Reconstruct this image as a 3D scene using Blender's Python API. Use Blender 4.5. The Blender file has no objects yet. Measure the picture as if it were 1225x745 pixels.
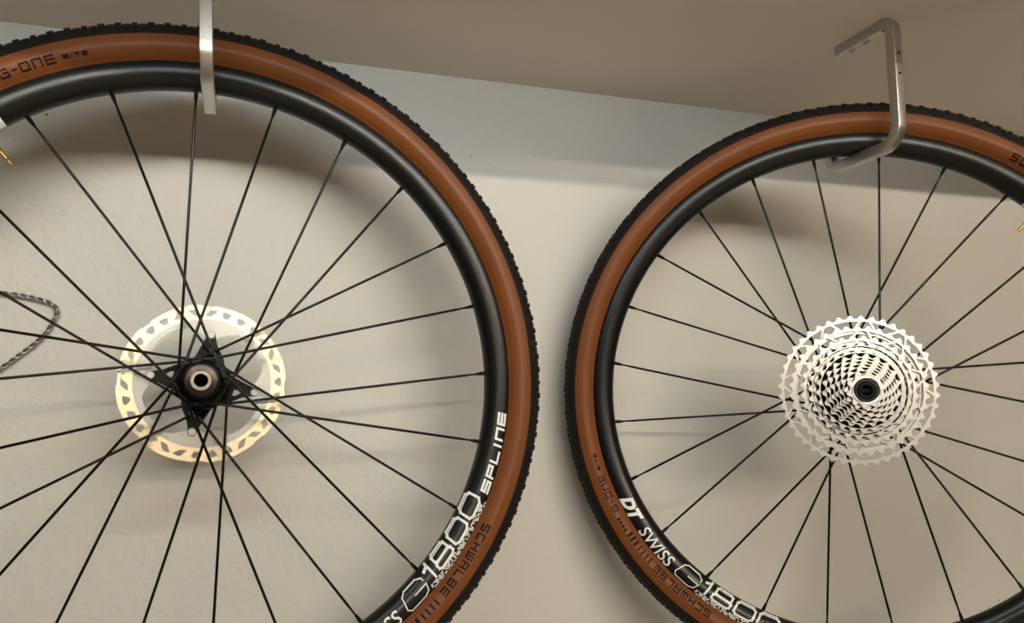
import bpy, bmesh, math, random
from mathutils import Matrix, Vector
PI = math.pi
D2R = math.radians
random.seed(7)
scene = bpy.context.scene
COL = scene.collection

# ------------------------------------------------------------------ camera
# metres; X right along the wall, Y towards the wall, Z up, camera at the origin
F_PX, CX, CY, W_PX, H_PX = 894.56, 612.2, 425.62, 1225.0, 745.0
YAW, PITCH, ROLL = D2R(19.99), D2R(3.54), D2R(-1.83)
fw = Vector((math.sin(YAW) * math.cos(PITCH), math.cos(YAW) * math.cos(PITCH), math.sin(PITCH)))
r0 = Vector((math.cos(YAW), -math.sin(YAW), 0)); u0 = r0.cross(fw)
rt = math.cos(ROLL) * r0 + math.sin(ROLL) * u0
up = -math.sin(ROLL) * r0 + math.cos(ROLL) * u0
cd = bpy.data.cameras.new('camera'); cam = bpy.data.objects.new('camera', cd); COL.objects.link(cam)
cd.sensor_fit = 'HORIZONTAL'; cd.sensor_width = 36.0; cd.lens = F_PX / W_PX * 36.0
cd.shift_x = (W_PX / 2 - CX) / W_PX; cd.shift_y = (CY - H_PX / 2) / W_PX
cd.clip_start = 0.01; cd.clip_end = 60
cam.matrix_world = Matrix(((rt.x, up.x, -fw.x, 0), (rt.y, up.y, -fw.y, 0), (rt.z, up.z, -fw.z, 0), (0, 0, 0, 1)))
scene.camera = cam

# ------------------------------------------------------------------ world, exposure
w = bpy.data.worlds.new('world'); scene.world = w; w.use_nodes = True
w.node_tree.nodes['Background'].inputs[0].default_value = (0.5, 0.55, 0.6, 1)
w.node_tree.nodes['Background'].inputs[1].default_value = 0.2
vs = scene.view_settings
vs.view_transform = 'Standard'; vs.look = 'None'; vs.gamma = 1.0; vs.use_curve_mapping = False
vs.exposure = -0.06
LAMP_FAR = 265.0      # row of tubes deep in the room
LAMP_NEAR = 46.0      # slim tubes along the front edge of the low ceiling

# ------------------------------------------------------------------ helpers
def mat(name, col, rough=0.5, metal=0.0, spec=0.5, coat=0.0, bump=None, vary=None, aniso=0.0, specks=False):
    m = bpy.data.materials.new(name); m.use_nodes = True
    nt = m.node_tree; b = nt.nodes['Principled BSDF']
    b.inputs['Base Color'].default_value = (*col, 1); b.inputs['Roughness'].default_value = rough
    b.inputs['Metallic'].default_value = metal; b.inputs['Specular IOR Level'].default_value = spec
    b.inputs['Coat Weight'].default_value = coat
    b.inputs['Anisotropic'].default_value = aniso
    tc = nt.nodes.new('ShaderNodeTexCoord')
    if vary:                      # (scale, amount): soft mottling of the paint
        n = nt.nodes.new('ShaderNodeTexNoise'); n.inputs['Scale'].default_value = vary[0]; n.inputs['Detail'].default_value = 5
        r = nt.nodes.new('ShaderNodeMapRange'); r.inputs['To Min'].default_value = 1 - vary[1]; r.inputs['To Max'].default_value = 1 + vary[1]
        x = nt.nodes.new('ShaderNodeMix'); x.data_type = 'RGBA'; x.blend_type = 'MULTIPLY'; x.inputs[0].default_value = 1
        x.inputs[6].default_value = (*col, 1)
        nt.links.new(tc.outputs['Object'], n.inputs['Vector']); nt.links.new(n.outputs['Fac'], r.inputs['Value'])
        nt.links.new(r.outputs['Result'], x.inputs[7]); nt.links.new(x.outputs[2], b.inputs['Base Color'])
    if specks and vary:           # sparse small dark chips in the paint
        vo = nt.nodes.new('ShaderNodeTexVoronoi'); vo.inputs['Scale'].default_value = 14
        lt = nt.nodes.new('ShaderNodeMath'); lt.operation = 'LESS_THAN'; lt.inputs[1].default_value = 0.019
        y = nt.nodes.new('ShaderNodeMix'); y.data_type = 'RGBA'; y.inputs[7].default_value = (.12, .11, .10, 1)
        nt.links.new(tc.outputs['Object'], vo.inputs['Vector']); nt.links.new(vo.outputs['Distance'], lt.inputs[0])
        nt.links.new(lt.outputs[0], y.inputs[0]); nt.links.new(x.outputs[2], y.inputs[6]); nt.links.new(y.outputs[2], b.inputs['Base Color'])
    if bump:                      # list of (scale, strength, distance)
        prev = None
        for sc, st, di in bump:
            n = nt.nodes.new('ShaderNodeTexNoise'); n.inputs['Scale'].default_value = sc; n.inputs['Detail'].default_value = 4
            bp = nt.nodes.new('ShaderNodeBump'); bp.inputs['Strength'].default_value = st; bp.inputs['Distance'].default_value = di
            nt.links.new(tc.outputs['Object'], n.inputs['Vector']); nt.links.new(n.outputs['Fac'], bp.inputs['Height'])
            if prev: nt.links.new(prev.outputs['Normal'], bp.inputs['Normal'])
            prev = bp
        nt.links.new(prev.outputs['Normal'], b.inputs['Normal'])
    return m

def emit(name, col, s):
    m = bpy.data.materials.new(name); m.use_nodes = True; nt = m.node_tree
    for n in list(nt.nodes):
        if n.type != 'OUTPUT_MATERIAL': nt.nodes.remove(n)
    e = nt.nodes.new('ShaderNodeEmission'); e.inputs[0].default_value = (*col, 1); e.inputs[1].default_value = s
    nt.links.new(e.outputs[0], [n for n in nt.nodes if n.type == 'OUTPUT_MATERIAL'][0].inputs[0])
    return m

def mk(name, verts, faces, m, smooth=False):
    me = bpy.data.meshes.new(name); me.from_pydata([tuple(v) for v in verts], [], faces); me.update()
    bm = bmesh.new(); bm.from_mesh(me); bmesh.ops.recalc_face_normals(bm, faces=bm.faces); bm.to_mesh(me); bm.free()
    if m: me.materials.append(m)
    if smooth:
        for p in me.polygons: p.use_smooth = True
    return me

def link(name, me, parent=None):
    o = bpy.data.objects.new(name, me); COL.objects.link(o)
    if parent: o.parent = parent
    return o

def tag(o, label=None, cat=None, group=None, kind=None):
    if label: o['label'] = label
    if cat: o['category'] = cat
    if group: o['group'] = group
    if kind: o['kind'] = kind
    return o

def sharp(me, ang=35):
    me.set_sharp_from_angle(angle=D2R(ang)) if hasattr(me, 'set_sharp_from_angle') else None

def lathe(name, prof, m, seg=192, closed=True, smooth=True, ang=35):
    """revolve (radius, offset) about local Y"""
    n = len(prof); V = []; Fc = []
    for i in range(seg):
        a = 2 * PI * i / seg
        for R, o in prof: V.append((R * math.cos(a), o, -R * math.sin(a)))
    for i in range(seg):
        j = (i + 1) % seg
        for k in range(n if closed else n - 1):
            l = (k + 1) % n
            Fc.append((i * n + k, j * n + k, j * n + l, i * n + l))
    me = mk(name, V, Fc, m, smooth); sharp(me, ang); return me

def tube(path, rad, seg=8, cap=True):
    """verts, faces of a round tube along points; rad a number or list"""
    P = [Vector(p) for p in path]; n = len(P); V = []; Fc = []
    t0 = (P[1] - P[0]).normalized()
    ref = Vector((0, 0, 1)) if abs(t0.z) < 0.9 else Vector((1, 0, 0))
    s = t0.cross(ref).normalized()
    for i in range(n):
        t = (P[min(i + 1, n - 1)] - P[max(i - 1, 0)]).normalized()
        s = (s - t * s.dot(t)).normalized(); q = t.cross(s)
        r = rad[i] if isinstance(rad, (list, tuple)) else rad
        for k in range(seg):
            a = 2 * PI * k / seg
            V.append(P[i] + r * (math.cos(a) * s + math.sin(a) * q))
    for i in range(n - 1):
        for k in range(seg):
            l = (k + 1) % seg
            Fc.append((i * seg + k, i * seg + l, (i + 1) * seg + l, (i + 1) * seg + k))
    if cap:
        Fc.append(tuple(range(seg - 1, -1, -1))); Fc.append(tuple((n - 1) * seg + k for k in range(seg)))
    return V, Fc

def box(x0, x1, y0, y1, z0, z1):
    V = [(x, y, z) for x in (x0, x1) for y in (y0, y1) for z in (z0, z1)]
    return V, [(0, 1, 3, 2), (4, 6, 7, 5), (0, 4, 5, 1), (2, 3, 7, 6), (0, 2, 6, 4), (1, 5, 7, 3)]

def join(parts):
    V = []; Fc = []
    for v, f in parts:
        b = len(V); V += [tuple(q) for q in v]; Fc += [tuple(b + i for i in g) for g in f]
    return V, Fc

def plate(name, loops, thick, off, m, bevel=0.0):
    """flat plate with holes: loops of (x, z) in the wheel plane (x right, z up), first is the outline"""
    cu = bpy.data.curves.new(name, 'CURVE'); cu.dimensions = '2D'; cu.fill_mode = 'BOTH'; cu.extrude = thick / 2 - bevel; cu.bevel_depth = bevel; cu.bevel_resolution = 0
    for lp in loops:
        sp = cu.splines.new('POLY'); sp.points.add(len(lp) - 1); sp.use_cyclic_u = True
        for p, (x, z) in zip(sp.points, lp): p.co = (x, z, 0, 1)
    ob = bpy.data.objects.new(name, cu); COL.objects.link(ob)
    dg = bpy.context.evaluated_depsgraph_get()
    me = bpy.data.meshes.new_from_object(ob.evaluated_get(dg))
    bpy.data.objects.remove(ob); bpy.data.curves.remove(cu)
    for v in me.vertices: v.co = (v.co.x, off - v.co.z, v.co.y)
    bm = bmesh.new(); bm.from_mesh(me); bmesh.ops.remove_doubles(bm, verts=bm.verts, dist=1e-6)
    bmesh.ops.recalc_face_normals(bm, faces=bm.faces); bm.to_mesh(me); bm.free()
    me.materials.clear(); me.materials.append(m); me.name = name
    return me

def polar(r, deg):
    a = D2R(deg); return (r * math.cos(a), -r * math.sin(a))      # clockwise-from-right angle, (x, z)

# ------------------------------------------------------------------ materials
M = {}
M['wall'] = mat('wall_paint', (0.60, 0.585, 0.545), 0.55, spec=0.35, bump=[(45, 0.5, 0.004), (160, 0.5, 0.0014), (9, 0.15, 0.006)], specks=True, vary=(3.5, 0.05))
M['ceiling'] = mat('ceiling_paint', (0.76, 0.71, 0.65), 0.7, spec=0.2, bump=[(60, 0.05, 0.0008)], vary=(2.0, 0.04))
M['room'] = mat('room_paint', (0.05, 0.045, 0.04), 0.8, spec=0.2, vary=(1.0, 0.04))
M['floor'] = mat('floor_screed', (0.58, 0.51, 0.44), 0.6, bump=[(20, 0.1, 0.002)], vary=(2.0, 0.1))
M['rim'] = mat('rim_black', (0.0045, 0.0042, 0.004), 0.31, spec=0.36, bump=[(900, 0.04, 0.0001)])
M['tan'] = mat('tan_rubber', (0.165, 0.049, 0.009), 0.45, spec=0.3, bump=[(240, 0.12, 0.0003)], vary=(35, 0.12))
M['tread'] = mat('tread_rubber', (0.009, 0.0078, 0.0062), 0.6, spec=0.2, bump=[(300, 0.2, 0.0003)])
M['spoke'] = mat('spoke_black', (0.005, 0.0036, 0.003), 0.22, spec=0.2)
M['nipple'] = mat('nipple_black', (0.003, 0.003, 0.003), 0.3, spec=0.2)
M['hub'] = mat('hub_black', (0.0025, 0.0025, 0.0027), 0.33, spec=0.14)
M['cap'] = mat('bronze_cap', (0.055, 0.042, 0.037), 0.3, metal=1.0)
M['capsteel'] = mat('steel_ring', (0.24, 0.215, 0.19), 0.3, metal=1.0)
M['alu'] = mat('brushed_aluminium', (0.54, 0.52, 0.485), 0.34, metal=1.0, bump=[(500, 0.06, 0.0002)], aniso=0.3)
M['steel'] = mat('screw_steel', (0.5, 0.48, 0.45), 0.3, metal=1.0)
M['dark'] = mat('dark_recess', (0.01, 0.01, 0.01), 0.6)  # shade painted inside holes and screw sockets; also the black end cap
M['track'] = mat('rotor_track', (0.86, 0.71, 0.49), 0.38, metal=0.7, bump=[(700, 0.1, 0.0001)])
M['fin'] = mat('rotor_fin', (0.46, 0.45, 0.43), 0.42, metal=0.5)
M['cog'] = mat('cog_silver', (0.84, 0.825, 0.79), 0.29, metal=0.8, bump=[(250, 0.12, 0.0003)])
M['white'] = mat('white_print', (0.82, 0.82, 0.80), 0.45)
M['ink'] = mat('sidewall_ink', (0.016, 0.008, 0.005), 0.6, spec=0.12)
M['brass'] = mat('valve_brass', (0.62, 0.40, 0.10), 0.3, metal=1.0)
M['cable'] = mat('braided_steel', (0.33, 0.325, 0.32), 0.3, metal=0.9)
M['housing'] = mat('lamp_housing', (0.8, 0.8, 0.8), 0.5)

# ------------------------------------------------------------------ the room
WALL_Y, SOFFIT_Z, SOFFIT_Y = 0.942, 0.438, 0.190
CEIL_Z, FLOOR_Z, XL, XR, YB = 1.15, -1.95, -2.6, 3.4, -6.4
def struct(name, b, m):
    return tag(link(name, mk(name, *b, m)), kind='structure')
T = 0.12
struct('wall_back', box(XL, XR, WALL_Y, WALL_Y + T, FLOOR_Z, CEIL_Z), M['wall'])
struct('ceiling_low', box(XL, XR, SOFFIT_Y, WALL_Y, SOFFIT_Z, CEIL_Z), M['ceiling'])
struct('ceiling', box(XL - T, XR + T, YB - T, WALL_Y + T, CEIL_Z, CEIL_Z + T), M['room'])
struct('floor', box(XL - T, XR + T, YB - T, WALL_Y + T, FLOOR_Z - T, FLOOR_Z), M['floor'])
struct('wall_left', box(XL - T, XL, YB - T, WALL_Y + T, FLOOR_Z, CEIL_Z), M['room'])
struct('wall_right', box(XR, XR + T, YB - T, WALL_Y + T, FLOOR_Z, CEIL_Z), M['room'])
struct('wall_front', box(XL, XR, YB - T, YB, FLOOR_Z, CEIL_Z), M['room'])

# ------------------------------------------------------------------ tube lamps of the room (behind the camera)
def tube_lamp(x, y, z, length, rad, em, label, grp, hang):
    e = bpy.data.objects.new('tube_lamp', None); COL.objects.link(e); e.location = (x, y, z)
    tag(e, label, 'lamp', grp)
    v, f = tube([(-length / 2, 0, 0), (length / 2, 0, 0)], rad, 12)
    link('tube', mk('tube', v, f, em, True), e)
    k = rad / .019; L2 = length / 2
    if hang:
        parts = [box(-L2 - .03, L2 + .03, -.03, .03, .035, .06)]
        for s in (-1, 1):
            parts.append(box(s * (L2 + .012) - .012, s * (L2 + .012) + .012, -.022, .022, -.022, .04))
            parts.append(box(s * length * .35 - .006, s * length * .35 + .006, -.006, .006, .055, CEIL_Z - z))
    else:                                         # bracketed to the fascia behind it
        parts = [box(-L2 - .012, L2 + .012, SOFFIT_Y - y - .012, SOFFIT_Y - y, .006, .062)]
        for s in (-1, 1):
            parts.append(box(s * (L2 + .006) - .006, s * (L2 + .006) + .006, -.011, .011, -.011, .035))
            parts.append(box(s * (L2 + .006) - .006, s * (L2 + .006) + .006, .0, SOFFIT_Y - y - .006, .024, .035))
    link('housing', mk('housing', *join(parts), M['housing']), e)
    return e
E_FAR = emit('tube_warm', (1.0, 0.89, 0.70), LAMP_FAR)
E_NEAR = emit('tube_cool', (0.94, 1.0, 1.0), LAMP_NEAR)
for x, wh in ((-0.45, 'facing the brake rotor wheel'), (0.75, 'facing the cassette wheel'), (1.95, 'beside the bare side wall')):
    tube_lamp(x, -3.2, 0.90, 1.1, .019, E_FAR, 'warm white tube lamp hanging deep in the room ' + wh, 'far row of tube lamps', True)
tube_lamp(0.10, 0.142, 0.4320, 1.05, .0120, E_NEAR, 'slim cool tube lamp on the front edge of the low ceiling', None, False)

# ------------------------------------------------------------------ lettering on curved wheel surfaces
RIM_PROF = [(.3185, .0122), (.3172, .0137), (.3145, .0145), (.310, .0148), (.305, .0141), (.301, .0125), (.2975, .0099), (.295, .0068), (.2935, .0035), (.293, 0.0)]
TYRE_PROF = [(.3150, .0118), (.3180, .0132), (.3198, .0160), (.3235, .0198), (.3280, .0222), (.3302, .0229), (.3318, .0229), (.3360, .0228), (.3410, .0215)]
def prof_off(prof, R):
    P = sorted(prof)
    if R <= P[0][0]: return P[0][1]
    for (a, x), (b, y) in zip(P, P[1:]):
        if R <= b: return x + (y - x) * (R - a) / (b - a)
    return P[-1][1]
def wrap(prof, R, deg, lift=.0003):
    a = D2R(deg); e = .0004                                # lifted along the surface normal
    sl = (prof_off(prof, R + e) - prof_off(prof, R - e)) / (2 * e); k = lift / math.hypot(1, sl)
    o = prof_off(prof, R) + k; R = R - k * sl
    return (R * math.cos(a), -o, -R * math.sin(a))

GLYPH = {
 'S': [[(1, 1), (0, 1), (0, .5), (1, .5), (1, 0), (0, 0)]], 'C': [[(1, 1), (0, 1), (0, 0), (1, 0)]],
 'H': [[(0, 0), (0, 1)], [(1, 0), (1, 1)], [(0, .5), (1, .5)]], 'W': [[(0, 1), (0, 0), (1, 0), (1, 1)], [(.5, 0), (.5, 1)]],
 'A': [[(0, 0), (0, 1), (1, 1), (1, 0)], [(0, .42), (1, .42)]], 'L': [[(0, 1), (0, 0), (1, 0)]],
 'B': [[(0, 0), (0, 1), (1, 1), (1, 0), (0, 0)], [(0, .5), (1, .5)]], 'E': [[(1, 1), (0, 1), (0, 0), (1, 0)], [(0, .5), (1, .5)]],
 'G': [[(1, 1), (0, 1), (0, 0), (1, 0), (1, .5), (.5, .5)]], '-': [[(.1, .5), (.9, .5)]],
 'O': [[(0, 0), (0, 1), (1, 1), (1, 0), (0, 0)]], 'N': [[(0, 0), (0, 1), (1, 1), (1, 0)]],
 'I': [[(.5, 0), (.5, 1)]], 'T': [[(0, 1), (1, 1)], [(.5, 1), (.5, 0)]], 'P': [[(0, 0), (0, 1), (1, 1), (1, .45), (0, .45)]],
 'i': [[(.5, 0), (.5, .62)], [(.5, .9), (.5, 1.0)]], '1': [[(0, .80), (.6, .88), (.75, 1.0)], [(.75, 1.0), (.75, 0)]],
 '8': [[(.12, 0), (0, .12), (0, .40), (.12, .52), (.88, .52), (1, .40), (1, .12), (.88, 0), (.12, 0)], [(.14, .52), (.05, .60), (.05, .92), (.15, 1), (.85, 1), (.95, .92), (.95, .60), (.86, .52)]],
 '0': [[(0, .85), (0, .17), (.17, 0), (.83, 0), (1, .17), (1, .85), (.85, 1), (.15, 1), (0, .85)]],
 'g': [[(1, .72), (1, .85), (.82, 1), (.3, 1), (.12, .85), (0, .2), (.1, 0), (.72, 0), (.9, .12), (1, .48), (.5, .48)]],
 '|': [[(.5, 0), (.5, 1)]],
}
def strokes(word, prof, r_in, r_out, a0, a1, sw, up_out, widths=None, gap=.28, shear=0.0):
    """thin techno lettering wrapped on a wheel surface from angle a0 to a1; r_in..r_out is the glyph height; sw stroke width in m"""
    Hh = r_out - r_in; Rm = (r_in + r_out) / 2
    total = D2R(abs(a1 - a0)) * Rm; sgn = 1 if a1 > a0 else -1
    ws = [(widths or {}).get(c, 1.0) for c in word]
    unit = total / (sum(ws) + gap * (len(word) - 1))
    V = []; Fc = []; x = 0.0
    def put(px, py):
        t = min(max(py, 0), Hh)
        R = (r_in + py) if up_out else (r_out - py)
        R = min(max(R, .2931), .3405)
        return wrap(prof, R, a0 + sgn * math.degrees((px + shear * py) / Rm))
    for c, wd in zip(word, ws):
        gw = wd * unit
        for line in GLYPH.get(c, []):
            pts = [(x + sw / 2 + q[0] * max(gw - sw, 0), sw / 2 + q[1] * (Hh - sw)) for q in line]
            for (ax, ay), (bx, by) in zip(pts, pts[1:]):
                dx, dy = bx - ax, by - ay; l = math.hypot(dx, dy)
                if l < 1e-7: continue
                dx /= l; dy /= l
                e = sw / 2
                n = max(2, int(l / .0007)); b = len(V)
                for k in range(n + 1):
                    t = -e + (l + 2 * e) * k / n
                    for s in (-1, 1): V.append(put(ax + dx * t - dy * s * e, ay + dy * t + dx * s * e))
                for k in range(n): Fc.append((b + 2 * k, b + 2 * k + 1, b + 2 * k + 3, b + 2 * k + 2))
        x += gw + gap * unit
    return V, Fc

def font_word(body, prof, r_in, r_out, a0, a1, shear, bold):
    """sans lettering from the built-in typeface, tops towards the hub, reading anticlockwise"""
    cu = bpy.data.curves.new('t', 'FONT'); cu.body = body; cu.shear = shear; cu.offset = bold; cu.resolution_u = 3
    ob = bpy.data.objects.new('t', cu); COL.objects.link(ob)
    me = bpy.data.meshes.new_from_object(ob.evaluated_get(bpy.context.evaluated_depsgraph_get()))
    bpy.data.objects.remove(ob); bpy.data.curves.remove(cu)
    bm = bmesh.new(); bm.from_mesh(me); bpy.data.meshes.remove(me)
    bmesh.ops.triangulate(bm, faces=bm.faces)
    xs = [v.co.x for v in bm.verts]; ys = [v.co.y for v in bm.verts]
    x0, x1, y0, y1 = min(xs), max(xs), min(ys), max(ys)
    for _ in range(3):
        es = [e for e in bm.edges if abs(e.verts[0].co.y - e.verts[1].co.y) > .16 or abs(e.verts[0].co.x - e.verts[1].co.x) > .3]
        if not es: break
        bmesh.ops.subdivide_edges(bm, edges=es, cuts=1); bmesh.ops.triangulate(bm, faces=bm.faces)
    bm.verts.index_update()
    V = [wrap(prof, r_out - (v.co.y - y0) / (y1 - y0) * (r_out - r_in), a0 + (v.co.x - x0) / (x1 - x0) * (a1 - a0)) for v in bm.verts]
    Fc = [tuple(v.index for v in f.verts) for f in bm.faces]; bm.free()
    return V, Fc

def camo(prof, r_in, r_out, a0, a1, seed):
    """ragged camouflage strip of small white shards"""
    rnd = random.Random(seed); V = []; Fc = []; a = a0; s = 1 if a1 > a0 else -1
    step = .46
    while (a1 - a) * s > 0:
        for lv in range(3):
            ra = r_in + (r_out - r_in) * lv / 3; rb = r_in + (r_out - r_in) * (lv + 1) / 3
            if rnd.random() < .26: continue
            j = lambda k: rnd.uniform(-k, k)
            b = len(V); sh = rnd.choice((-.35, .35, .1))
            V += [wrap(prof, ra + .0002, a + j(.08)), wrap(prof, ra + .0002, a + step * .8 + j(.1)), wrap(prof, rb - .0002, a + step * .8 + sh + j(.1)), wrap(prof, rb - .0002, a + sh + j(.1))]
            Fc.append((b, b + 1, b + 2, b + 3))
        a += s * step
    return V, Fc

# ------------------------------------------------------------------ wheel part meshes (valve at local angle 0)
def build_rim_mesh():
    pr = RIM_PROF + [(r, -o) for r, o in RIM_PROF[-2::-1]] + [(.3150, -.0108), (.3125, -.006), (.3125, .006), (.3150, .0108)]
    return lathe('rim', pr, M['rim'], 256)
def build_tyre_mesh():
    pr = TYRE_PROF + [(.3395, .0195), (.326, .0195), (.3185, .0128)]      # one flank as a thin shell, bead to tread
    a = lathe('t', pr, None, 256)
    return a
def both_flanks(prof, inner, name, m):
    V = []; Fc = []; seg = 256
    for s in (1, -1):
        pr = prof + inner; n = len(pr); b = len(V)
        for i in range(seg):
            a = 2 * PI * i / seg
            for R, o in pr: V.append((R * math.cos(a), s * o, -R * math.sin(a)))
        for i in range(seg):
            j = (i + 1) % seg
            for k in range(n):
                l = (k + 1) % n; Fc.append((b + i * n + k, b + j * n + k, b + j * n + l, b + i * n + l))
    me = mk(name, V, Fc, m, True); sharp(me, 40); return me
ME = {}
ME['rim'] = build_rim_mesh()
ME['tyre'] = both_flanks(TYRE_PROF, [(.3395, .0190), (.326, .0190), (.3185, .0110)], 'tyre', M['tan'])
TREAD = [(.3406, .0217), (.3440, .0210), (.3480, .0190), (.3515, .0158), (.3540, .0115), (.3555, .0060), (.3560, 0)]
tp = TREAD + [(r, -o) for r, o in TREAD[-2::-1]] + [(.3390, -.019), (.3480, -.009), (.3480, .009), (.3390, .019)]
ME['tread'] = lathe('tread', tp, M['tread'], 256)

def knob_mesh():
    """all tread knobs of a tyre: rows of small blocks on the crown and the shoulders"""
    parts = []
    def knob(aa, R, off, tilt, la, lo, h, skew=0):
        # block at angle aa (deg), on the casing, tilted across the section by tilt
        ca, sa = math.cos(D2R(aa)), math.sin(D2R(aa))
        er = Vector((ca, 0, -sa)); et = Vector((-sa, 0, -ca)); ey = Vector((0, 1, 0))
        nn = (er * math.cos(tilt) + ey * math.sin(tilt)); bb = (ey * math.cos(tilt) - er * math.sin(tilt))
        c = er * R + ey * off
        V = []
        for hz, k in ((-.001, 1.08), (h, .86)):
            for x, y in ((-1, -1), (1, -1), (1, 1), (-1, 1)):
                V.append(c + nn * hz + et * (x * la / 2 * k + skew * y * la * .4) + bb * (y * lo / 2 * k))
        parts.append((V, [(3, 2, 1, 0), (4, 5, 6, 7), (0, 1, 5, 4), (1, 2, 6, 5), (2, 3, 7, 6), (3, 0, 4, 7)]))
    N = 150; st = 360 / N
    for i in range(N):
        a = i * st
        big = i % 3
        for s in (1, -1):
            knob(a, .3520, s * .0150, s * D2R(48), .0066 if big else .0052, .0060, .0015 if big else .0012)
            if big != 1: knob(a + st * .5, .3462, s * .0201, s * D2R(66), .0042, .0044, .0011)
            if big == 0: knob(a, .3440, s * .0212, s * D2R(75), .0024, .0050, .0008)
            knob(a + st * .5, .3546, s * .0088, s * D2R(22), .0060, .0052, .0013, skew=s * .3)
        knob(a, .3558, .0028 * (1 if i % 2 else -1), 0, .0060, .0052, .0013)
    return mk('tread_knobs', *join(parts), M['tread'])
ME['knobs'] = knob_mesh()

RN = .2936
def spoke_meshes(d, yo, hand):
    """straight-pull spoke, nipple at angle 0; d tangent offset at the hub, yo flange offset, hand +1/-1 side on which the axle passes"""
    a = math.acos(d / RN)
    P0 = Vector((RN - .001, 0, 0))
    tz = hand                                  # which side of the axle
    ang = a
    T1 = Vector((d * math.cos(ang), 0, tz * d * math.sin(ang)))
    P1 = Vector((T1.x, yo, T1.z)); dr = (P1 - P0).normalized()
    P1 = P1 + dr * .006
    q = lambda s: P0 + dr * s
    Ls = (P1 - P0).length
    v, f = tube([q(.002), q(.016), q(.022), q(Ls - .022), q(Ls - .016), P1], [.0011, .0011, .0014, .0014, .0014, .0014], 8)
    sp = mk('spoke', v, f, M['spoke'], True)
    v, f = tube([q(-.003), q(.0045), q(.005), q(.0085), q(.0090)], [.0021, .0021, .0018, .0017, .0012], 8)
    ni = mk('nipple', v, f, M['nipple'], False)
    e = P1 - dr * .013
    return sp, ni, (P1 + dr * .003, e)

def hub_mesh(prof, sockets, name):
    V, Fc = [], []
    seg = 48; n = len(prof)
    for i in range(seg):
        a = 2 * PI * i / seg
        for R, o in prof: V.append((R * math.cos(a), o, -R * math.sin(a)))
    for i in range(seg):
        j = (i + 1) % seg
        for k in range(n): Fc.append((i * n + k, j * n + k, j * n + (k + 1) % n, i * n + (k + 1) % n))
    parts = [(V, Fc)]
    for (p, e), deg in sockets:
        Rm = Matrix.Rotation(D2R(deg), 3, 'Y')
        parts.append(tube([Rm @ p, Rm @ e], .0032, 8))
    me = mk(name, *join(parts), M['hub'], True); sharp(me, 40); return me

# brake rotor -------------------------------------------------------
def rotor_track():
    out = []
    for k in range(360):
        ph = (k % 45) / 45
        out.append(polar(.0802 - .0012 * (1 if ph < .16 else 0) - .0004 * math.sin(ph * PI * 2), k))
    inner = [polar(.0655, k * 3) for k in range(120)]
    loops = [out, inner]
    for i in range(30):
        a = i * 360 / 30; kind = (i // 3) % 2
        if kind:                                 # slanted rounded bar
            sh = 2.0 if i % 2 else -2.0; w = 3.0
            q = [(.0698, a - w - sh), (.0692, a - w * .6 - sh), (.0692, a + w * .6 - sh), (.0698, a + w - sh), (.0754, a + w + sh), (.0760, a + w * .6 + sh), (.0760, a - w * .6 + sh), (.0754, a - w + sh)]
        else:                                    # wedge
            q = [(.0690, a - 1.6), (.0686, a), (.0690, a + 1.6), (.0735, a + 3.6), (.0754, a + 3.0), (.0760, a), (.0754, a - 3.0), (.0735, a - 3.6)]
        loops.append([polar(*p) for p in q])
    return plate('rotor_track', loops, .0018, 0, M['track'])
RIV = [-81, -169, 12, 103]
def rotor_fin():
    out = [polar(.0662, k * 3) for k in range(120)]
    inn = []
    for j in range(4):
        b = RIV[0] + 90 * j + 1
        for r, d in ((.0475, -5), (.0475, 5), (.0545, 16), (.0590, 24), (.0600, 45), (.0590, 66), (.0545, 74)): inn.append(polar(r, b + d))
    return plate('cooling_fin', [out, inn], .0012, .0004, M['fin'])
def rotor_fin_step():
    parts = []
    V = []; Fc = []
    loops = []
    for j in range(1):
        b = RIV[0] + 90 * j + 1
        loops.append([polar(.0640, b + 20), polar(.0648, b + 30), polar(.0648, b + 60), polar(.0640, b + 70), polar(.0605, b + 66), polar(.0612, b + 45), polar(.0605, b + 24)])
    return plate('fin_step', loops, .0014, -.0006, M['fin'])
def rotor_spider():
    n = 4; out = []; loops = []
    for j in range(n):
        b = RIV[j if j != 1 else 1]
    order = sorted(RIV)
    for b in order:
        out += [polar(.0245, b - 40), polar(.0290, b - 24), polar(.0420, b - 9), polar(.0475, b - 5.6), polar(.0515, b - 4.4), polar(.0535, b), polar(.0515, b + 4.4), polar(.0475, b + 5.6), polar(.0400, b + 11), polar(.0310, b + 30), polar(.0245, b + 46)]
        loops.append([polar(.0300, b + 2), polar(.0375, b + 1), polar(.0385, b + 3), polar(.0330, b + 12), polar(.0300, b + 14)])
    return plate('rotor_spider', [out] + loops, .0042, -.0005, M['hub'])
def rivet_mesh():
    me = lathe('rivet', [(0.0001, -.0036), (.0033, -.0036), (.0040, -.0030), (.0040, .003), (.0001, .003)], M['fin'], 20)
    return me
ME['track'], ME['fin'], ME['finstep'], ME['spider'], ME['rivet'] = rotor_track(), rotor_fin(), rotor_fin_step(), rotor_spider(), rivet_mesh()

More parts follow.
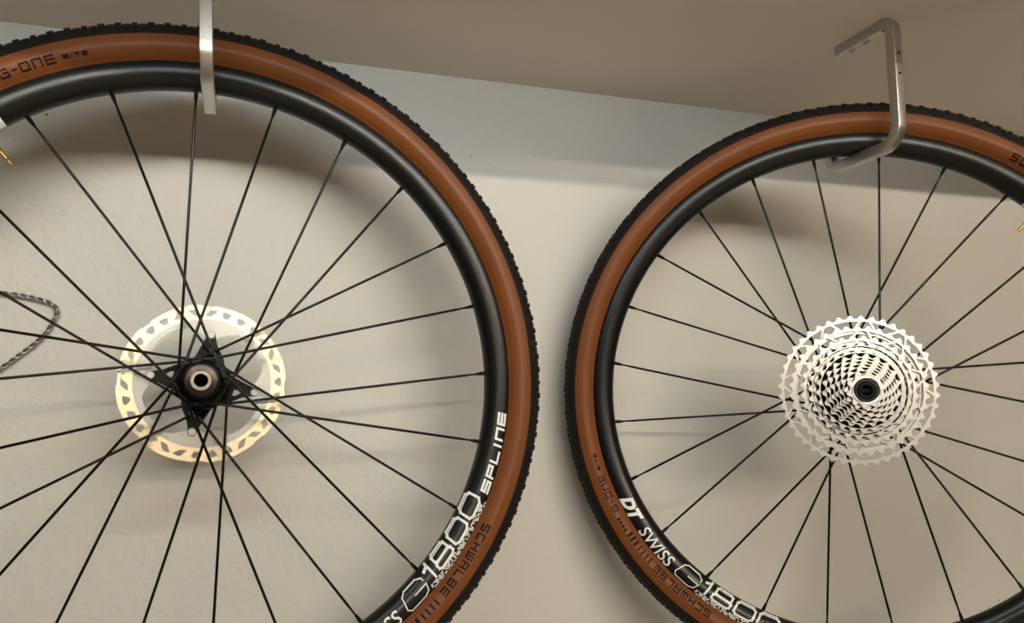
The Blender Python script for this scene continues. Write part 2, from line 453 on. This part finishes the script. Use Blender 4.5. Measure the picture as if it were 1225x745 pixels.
# cassette ----------------------------------------------------------
TEETH = [44, 38, 32, 28, 24, 21, 19, 17, 15, 13, 11, 10]
def cog_loops(N, inner, phase=0.0):
    r = N * .002021; out = []; st = 360 / N
    root, tip = r - .0029, r + .0011
    for i in range(N):
        a = i * st + phase
        alt = i % 2
        for f, rr in ((-.5, root), (-.38, root + .0002), (-.29, root + .0008), (-.22, root + .0020), (-.12, tip - .0004), (-.07 if alt else -.09, tip), (.07 if alt else .09, tip), (.11, tip - .0004), (.20, root + .0022), (.27, root + .0010), (.36, root + .0003)):
            out.append(polar(rr, a + f * st))
    return out, root
def cassette_parts():
    res = []
    n = len(TEETH)
    for k, N in enumerate(TEETH):
        off = -.0215 - .0037 * k
        r = N * .002021
        nxt = TEETH[k + 1] * .002021 if k < n - 1 else .0145
        out, root = cog_loops(N, 0, k * 3.1)
        loops = [out]
        big = k < 3
        hole = nxt - .0085 if big else (root - .0007 if k < n - 1 else .0147)
        loops.append([polar(hole, i * 360 / 90) for i in range(90)])
        if big:                                      # slanting struts between the tooth ring and the carrier ring
            ro, ri = root - .0022, nxt - .0050
            nw = (24, 20, 18)[k]; st = 360 / nw
            for i in range(nw):
                a = i * st + k * 5; g = st * .055; dl = st * .24 * (1 if i % 2 else -1)
                lo_o, hi_o = a + g + dl, a + st - g - dl
                lo_i, hi_i = a + g - dl, a + st - g + dl
                mid = (lo_o + hi_o) / 2
                loops.append([polar(ro - .0006, lo_o), polar(ro, lo_o + .6), polar(ro, mid), polar(ro, hi_o - .6), polar(ro - .0006, hi_o), polar(ri, hi_i), polar(ri, mid), polar(ri, lo_i)])
        res.append(plate('sprocket', loops, .0022 if k < 3 else .0017, off, M['cog'], .0003))
    # bridges: little posts joining each ring to the next larger one
    posts = []
    for k in range(1, n):
        N = TEETH[k]; off = -.0215 - .0037 * k; r = N * .002021 - .0038
        cnt = max(5, N // 3)
        for i in range(cnt):
            x, z = polar(max(r, .0150), i * 360 / cnt + k * 11)
            posts.append(tube([(x, off + .0005, z), (x, off + .0037, z)], .0013, 6))
    return res, mk('bridge_posts', *join(posts), M['cog'], False)

# ------------------------------------------------------------------ a wheel
RIMTXT = M['white']
def letter_obj(name, vf, m, parent):
    me = mk(name, *vf, m); return link(name, me, parent)

def wheel(name, centre, yaw, spin, label, tan_phase, d_even, d_odd, y_even, y_odd, rear):
    root = bpy.data.objects.new(name, None); COL.objects.link(root)
    root.location = centre; root.rotation_euler = (0, D2R(spin), -D2R(yaw)); root.empty_display_size = .1
    tag(root, label, 'wheel', 'bicycle wheels hung from the ceiling hooks')
    # tyre
    ty = link('tyre', ME['tyre'], root); ty['label'] = 'tan sidewall with dark print'
    tr = link('tread', ME['tread'], ty); tr['label'] = 'black knobbly tread'
    tag(link('tread_knobs', ME['knobs'], ty), kind='stuff')
    for rep in (0, 180):
        p = tan_phase + rep - spin
        letter_obj('maker_lettering', strokes('SCHWALBE', TYRE_PROF, .3222, .3302, p, p + 15.2, .0017, True), M['ink'], ty)
        bars = []
        for j, wd in enumerate((.9, .9, .9, .9, 1.6, 1.6, 1.6)):
            a = p + 16.6 + j * 1.15
            bars.append(([wrap(TYRE_PROF, .3226, a), wrap(TYRE_PROF, .3262, a), wrap(TYRE_PROF, .3300, a), wrap(TYRE_PROF, .3300, a + .42 * wd), wrap(TYRE_PROF, .3262, a + .42 * wd), wrap(TYRE_PROF, .3226, a + .42 * wd)], [(0, 1, 4, 5), (1, 2, 3, 4)]))
        for j in range(4):
            a = p + 24.9 + j * .9
            bars.append(([wrap(TYRE_PROF, .3262, a), wrap(TYRE_PROF, .3300, a), wrap(TYRE_PROF, .3300, a + .62), wrap(TYRE_PROF, .3262, a + .62)], [(0, 1, 2, 3)]))
        letter_obj('bar_mark', join(bars), M['ink'], ty)
        letter_obj('model_lettering', strokes('G-ONE', TYRE_PROF, .3226, .3300, p + 29.6, p + 38.2, .0015, True, {'-': .6}), M['ink'], ty)
        letter_obj('type_lettering', strokes('BITE', TYRE_PROF, .3242, .3278, p + 39.4, p + 43.2, .0011, True, {'I': .4}), M['ink'], ty)
    # rim
    rm = link('rim', ME['rim'], root)
    letter_obj('maker_lettering', font_word('DT', RIM_PROF, .3010, .3168, 199.6, 193.0, .35, .055), RIMTXT, rm)
    letter_obj('maker_lettering', font_word('SWISS', RIM_PROF, .3020, .3168, 191.2, 180.9, .15, .006), RIMTXT, rm)
    letter_obj('model_lettering', strokes('g', RIM_PROF, .2955, .3160, 179.4, 173.2, .0013, False), RIMTXT, rm)
    letter_obj('model_lettering', strokes('1800', RIM_PROF, .2936, .3112, 172.6, 153.6, .0027, False, {'1': .42}, gap=.12, shear=.12), RIMTXT, rm)
    letter_obj('camouflage_strip', camo(RIM_PROF, .3114, .3172, 172.6, 153.9, 5), RIMTXT, rm)
    letter_obj('model_lettering', strokes('SPLiNE', RIM_PROF, .3056, .3155, 152.6, 136.0, .0026, False, {'i': .42}, gap=.18, shear=.15), RIMTXT, rm)
    st = []
    n = 8
    for s in (1,):
        V = []; Fc = []
        rr = [.29305, .2935, .2942, .2950, .2962, .2975, .2990, .301, .303]
        for i in range(n + 1):
            for R in rr: V.append(wrap(RIM_PROF, R, -3.7 + 7.4 * i / n, .0006))
        for i in range(n):
            for k in range(len(rr) - 1):
                b = i * len(rr) + k; Fc.append((b, b + 1, b + len(rr) + 1, b + len(rr)))
        st.append((V, Fc))
    letter_obj('valve_sticker', join(st), RIMTXT, rm)
    # spokes: alternate flanges, pairs crossing to alternate sides
    socks = []; cache = {}
    for i in range(24):
        odd = i % 2; hand = -1 if (i // 2) % 2 == 0 else 1
        key = (odd, hand)
        if key not in cache: cache[key] = spoke_meshes(d_odd if odd else d_even, y_odd if odd else y_even, hand)
        sp, ni, se = cache[key]; deg = 7.5 + 15 * i
        o = link('spoke', sp, root); o.rotation_euler = (0, D2R(deg), 0)
        link('nipple', ni, o)
        socks.append((se, deg))
    # hub
    yo, ye = y_odd, y_even; do, de = d_odd, d_even
    if not rear:
        prof = [(.0064, -.0490), (.0145, -.0490), (.0172, -.0475), (.0182, -.0440), (.0182, -.0385), (.0160, -.0372), (.0160, yo - .005), (.0186, yo - .004), (.0190, yo + .003), (.0120, yo + .008), (.0115, -.004), (.0120, ye - .006), (.0190, ye - .003), (.0190, ye + .004), (.0180, ye + .006), (.0180, .034), (.0130, .036), (.0100, .050), (.0064, .050)]
        prof = [(r * (.94 if .018 < r else 1), o) for r, o in prof]
        hb = link('hub', hub_mesh(prof, socks, 'hub'), root)
        link('end_cap', lathe('end_cap', [(.0098, -.0500), (.0142, -.0494), (.0150, -.0480), (.0098, -.0480)], M['cap'], 48), hb)
        link('axle_tube', lathe('axle_tube', [(.0062, -.0520), (.0090, -.0520), (.0096, -.0512), (.0096, -.0480), (.0062, .049)], M['capsteel'], 48), hb)
        br = link('brake_rotor', ME['track'], root); br.location = (0, .028, 0); br.rotation_euler = (0, -D2R(spin), 0)
        br['label'] = 'pale gold slotted braking ring'
        link('cooling_fin', ME['fin'], br); link('spider', ME['spider'], br)
        for j in range(4): link('fin_step', ME['finstep'], br).rotation_euler = (0, D2R(90 * j), 0)
        for b in RIV:
            x, z = polar(.0500, b); rv = link('rivet', ME['rivet'], br); rv.location = (x, 0, z)
        hb['label'] = 'black hub with hollow axle'
    else:
        prof = [(.0061, -.0615), (.0135, -.0610), (.0135, -.0200), (.0200, -.0185), (do + .001, yo - .003), (do + .001, yo + .003), (.0150, yo + .008), (.0140, .012), (de + .001, ye - .003), (de + .001, ye + .003), (.0150, ye + .006), (.0150, .040), (.0100, .052), (.0061, .052)]
        hb = link('hub', hub_mesh(prof, socks, 'hub'), root)
        ca = link('cassette', lathe('cassette_shade_core', [(.0138, -.0605), (.0150, -.0605), (.0152, -.0585), (.0165, -.0560), (.0330, -.0365), (.0470, -.0300), (.0560, -.0266), (.0560, -.0256), (.0200, -.0240), (.0138, -.0230)], M['hub'], 48), root)  # black core added so the gaps between sprockets look shaded
        ca['label'] = 'silver stack of sprockets'
        cogs, posts = cassette_parts()
        for me in cogs: link('sprocket', me, ca)
        link('bridge_posts', posts, ca)
        link('lockring', lathe('lockring', [(.0140, -.0640), (.0148, -.0643), (.0156, -.0640), (.0160, -.0625), (.0160, -.0605), (.0140, -.0605)], M['cog'], 48), ca)
        link('end_cap', lathe('end_cap', [(.0105, -.0648), (.0128, -.0645), (.0138, -.0630), (.0138, -.0600), (.0105, -.0600)], M['dark'], 48), hb)
        link('axle_tube', lathe('axle_tube', [(.0060, -.0660), (.0092, -.0660), (.0104, -.0650), (.0104, -.0600), (.0060, .050)], M['hub'], 48), hb)
    # valve
    va = link('valve', lathe('valve', [(.0001, 0), (.0030, 0), (.0030, .0105), (.0026, .0110), (.0026, .0175), (.0015, .0185), (.0015, .0225), (.0021, .0228), (.0021, .0268), (.0008, .0280), (.0008, .0330), (.0001, .0330)], M['brass'], 16), root)
    va.location = (.2945, 0, 0); va.rotation_euler = (0, 0, D2R(90))      # lathe axis Y turned towards the hub
    va['label'] = 'gold presta valve'
    nu = link('valve_nut', lathe('valve_nut', [(.0031, .0015), (.0055, .0015), (.0058, .0025), (.0055, .0050), (.0031, .0050)], M['nipple'], 12), va)
    return root

wheel('front_wheel', (-.0350, .7971, .0292), -.84, -128.35,
      'front bicycle wheel with tan-wall tyre and pale slotted brake rotor', 29.4, .0235, .0190, .018, -.030, False)
wheel('rear_wheel', (.7077, .7225, .0006), 31.67, -43.45,
      'rear bicycle wheel with tan-wall tyre and silver sprocket cassette', 124.4, .0205, .0275, .028, -.014, True)

# ------------------------------------------------------------------ hooks
def arc(c, r, a0, a1, n=8):
    return [(c[0] + r * math.cos(D2R(a0 + (a1 - a0) * i / n)), c[1] + r * math.sin(D2R(a0 + (a1 - a0) * i / n))) for i in range(n + 1)]
def hook(xc, yf, z_arm_top, label, plate_len=.090, yl=.1180, t=.0128, wd=.0118, holes=True):
    """bent aluminium bar in the plane x = xc: ceiling leg, upright, arm, upturned lip.  yf = front face of the upright"""
    root = bpy.data.objects.new('ceiling_hook', None); COL.objects.link(root); root.location = (xc, yf, SOFFIT_Z)
    tag(root, label, 'hook', 'aluminium hooks screwed to the low ceiling')
    h = t / 2; hx = wd / 2; y0 = h; zt = -h; zb = z_arm_top - SOFFIT_Z - h; yb = yl - h
    path = [(plate_len, zt), (plate_len * .6, zt)]
    r = .0125; path += arc((y0 + r, zt - r), r, 90, 180)
    r = .0230; path += arc((y0 + r, zb + r), r, 180, 270, 10)
    r = .0120; path += arc((yb - r, zb + r), r, 270, 360, 8)
    path += [(yb, zb + .0120 + .014)]
    # rounded-square section
    rc = .0010; sec = []
    for sx, sy in ((1, 1), (-1, 1), (-1, -1), (1, -1)):
        base = math.atan2(sy, sx) - PI / 4
        for k in range(4):
            a = base + k * PI / 6
            sec.append((sx * (hx - rc) + rc * math.cos(a), sy * (h - rc) + rc * math.sin(a)))
    V = []; Fc = []; m = len(sec); n = len(path)
    for i, (y, z) in enumerate(path):
        a = path[max(i - 1, 0)]; b = path[min(i + 1, n - 1)]
        ty, tz = b[0] - a[0], b[1] - a[1]; l = math.hypot(ty, tz); ty /= l; tz /= l
        ny, nz = -tz, ty
        for sx, sn in sec: V.append((sx, y + ny * sn, z + nz * sn))
    for i in range(n - 1):
        for k in range(m):
            l = (k + 1) % m; Fc.append((i * m + k, i * m + l, (i + 1) * m + l, (i + 1) * m + k))
    Fc.append(tuple(range(m))); Fc.append(tuple((n - 1) * m + k for k in range(m - 1, -1, -1)))
    me = mk('hook_bar', V, Fc, M['alu'], True); me.materials.append(M['dark'])
    # drilled holes (boolean), then the screws
    ob = link('hook_bar', me, None); cut = []
    def cutter(path, rad):
        v, f = tube(path, rad, 16); o = link('cut', mk('cut', v, f, M['dark'])); cut.append(o)  # hole walls coloured near-black for the shade inside
        md = ob.modifiers.new('b', 'BOOLEAN'); md.operation = 'DIFFERENCE'; md.object = o; md.solver = 'EXACT'
    for z in (-.0475, -.0715) if holes else (): cutter([(0, -.004, z), (0, .008, z)], .0018)
    cutter([(0, .0185, -t - .004), (0, .0185, -.004)], .0026)
    res = bpy.data.meshes.new_from_object(ob.evaluated_get(bpy.context.evaluated_depsgraph_get()))
    bpy.data.objects.remove(ob)
    for o in cut: bpy.data.objects.remove(o)
    res.name = 'hook_bar'; sharp(res, 40)
    link('hook_bar', res, root)
    for y in (.046, .068):
        s = lathe('screw', [(.0001, .0006), (.0018, .0006), (.0020, -.0006), (.0032, -.0008), (.0044, .0002), (.0047, .0012), (.0001, .0014)], M['steel'], 20)
        for v in s.vertices: v.co = (v.co.x, v.co.z, v.co.y)          # lathe axis Y to Z, dome down
        so = link('screw', s, root); so.location = (0, y, -t - .0012)
        d = lathe('screw_socket_shade', [(.0001, -.0003), (.0017, -.0003), (.0017, .0005), (.0001, .0005)], M['dark'], 6)  # black disc standing in for the shade in the screw socket
        for v in d.vertices: v.co = (v.co.x, v.co.z, v.co.y)
        link('screw_socket_shade', d, so)
    return root
hook(.7217, .6375, .2929, 'bent aluminium ceiling hook holding the rear wheel with cassette')
hook(-.0270, .7170, .3217, 'bent aluminium ceiling hook holding the front wheel with brake rotor', holes=False)

# ------------------------------------------------------------------ twisted steel cable hanging on the wall
def catmull(P, n=14):
    out = []; m = len(P)
    for i in range(m):
        p0, p1, p2, p3 = P[(i - 1) % m], P[i], P[(i + 1) % m], P[(i + 2) % m]
        for k in range(n):
            t = k / n
            out.append(tuple(.5 * (2 * b + (c - a) * t + (2 * a - 5 * b + 4 * c - d) * t * t + (3 * b - a - 3 * c + d) * t ** 3) for a, b, c, d in zip(p0, p1, p2, p3)))
    return out
cy = WALL_Y - .006
cp = [(-.2416, .1346), (-.2262, .1326), (-.2067, .1284), (-.1940, .1232), (-.1886, .1154), (-.1915, .1053), (-.1986, .0915), (-.2103, .0787), (-.2257, .0653), (-.2409, .0529),
      (-.270, .030), (-.310, .004), (-.360, -.012), (-.415, .004), (-.445, .055), (-.440, .110), (-.405, .139), (-.350, .146), (-.295, .142)]
pts = catmull([Vector((x, cy, z)) for x, z in cp])
cl = [Vector(p) for p in pts]
acc = [0.0]
for a, b in zip(cl, cl[1:] + cl[:1]): acc.append(acc[-1] + (b - a).length)
turns = round(acc[-1] / .0165)
cr_ = bpy.data.objects.new('wire_cable', None); COL.objects.link(cr_); cr_.location = (0, 0, 0)
tag(cr_, 'grey twisted steel cable looped against the wall behind the brake rotor wheel', 'cable')
n_s = int(acc[-1] / .0016)
def along(s):
    s %= acc[-1]
    lo = 0
    import bisect
    lo = min(bisect.bisect_right(acc, s) - 1, len(cl) - 1)
    t = (s - acc[lo]) / max(acc[lo + 1] - acc[lo], 1e-9)
    return cl[lo].lerp(cl[(lo + 1) % len(cl)], t)
for ph in (0, PI):
    path = []
    for i in range(n_s + 1):
        s = acc[-1] * i / n_s; p = along(s); q = along(s + .001); t = (q - p).normalized()
        nn = Vector((0, -1, 0)); bb = t.cross(nn)
        a = 2 * PI * turns * i / n_s + ph
        path.append(p + .00155 * (math.cos(a) * nn + math.sin(a) * bb))
    v, f = tube(path, .0014, 6)
    link('strand', mk('strand', v, f, M['cable'], True), cr_)
nail = bpy.data.objects.new('wall_nail', None); COL.objects.link(nail); nail.location = (-.350, WALL_Y, .1405)
tag(nail, 'small steel nail carrying the twisted cable', 'nail')
v, f = tube([(0, .02, 0), (0, -.016, 0)], .0016, 10); link('shank', mk('shank', v, f, M['steel'], True), nail)
v, f = tube([(0, -.016, 0), (0, -.0175, 0)], .0038, 14); link('head', mk('head', v, f, M['steel'], False), nail)
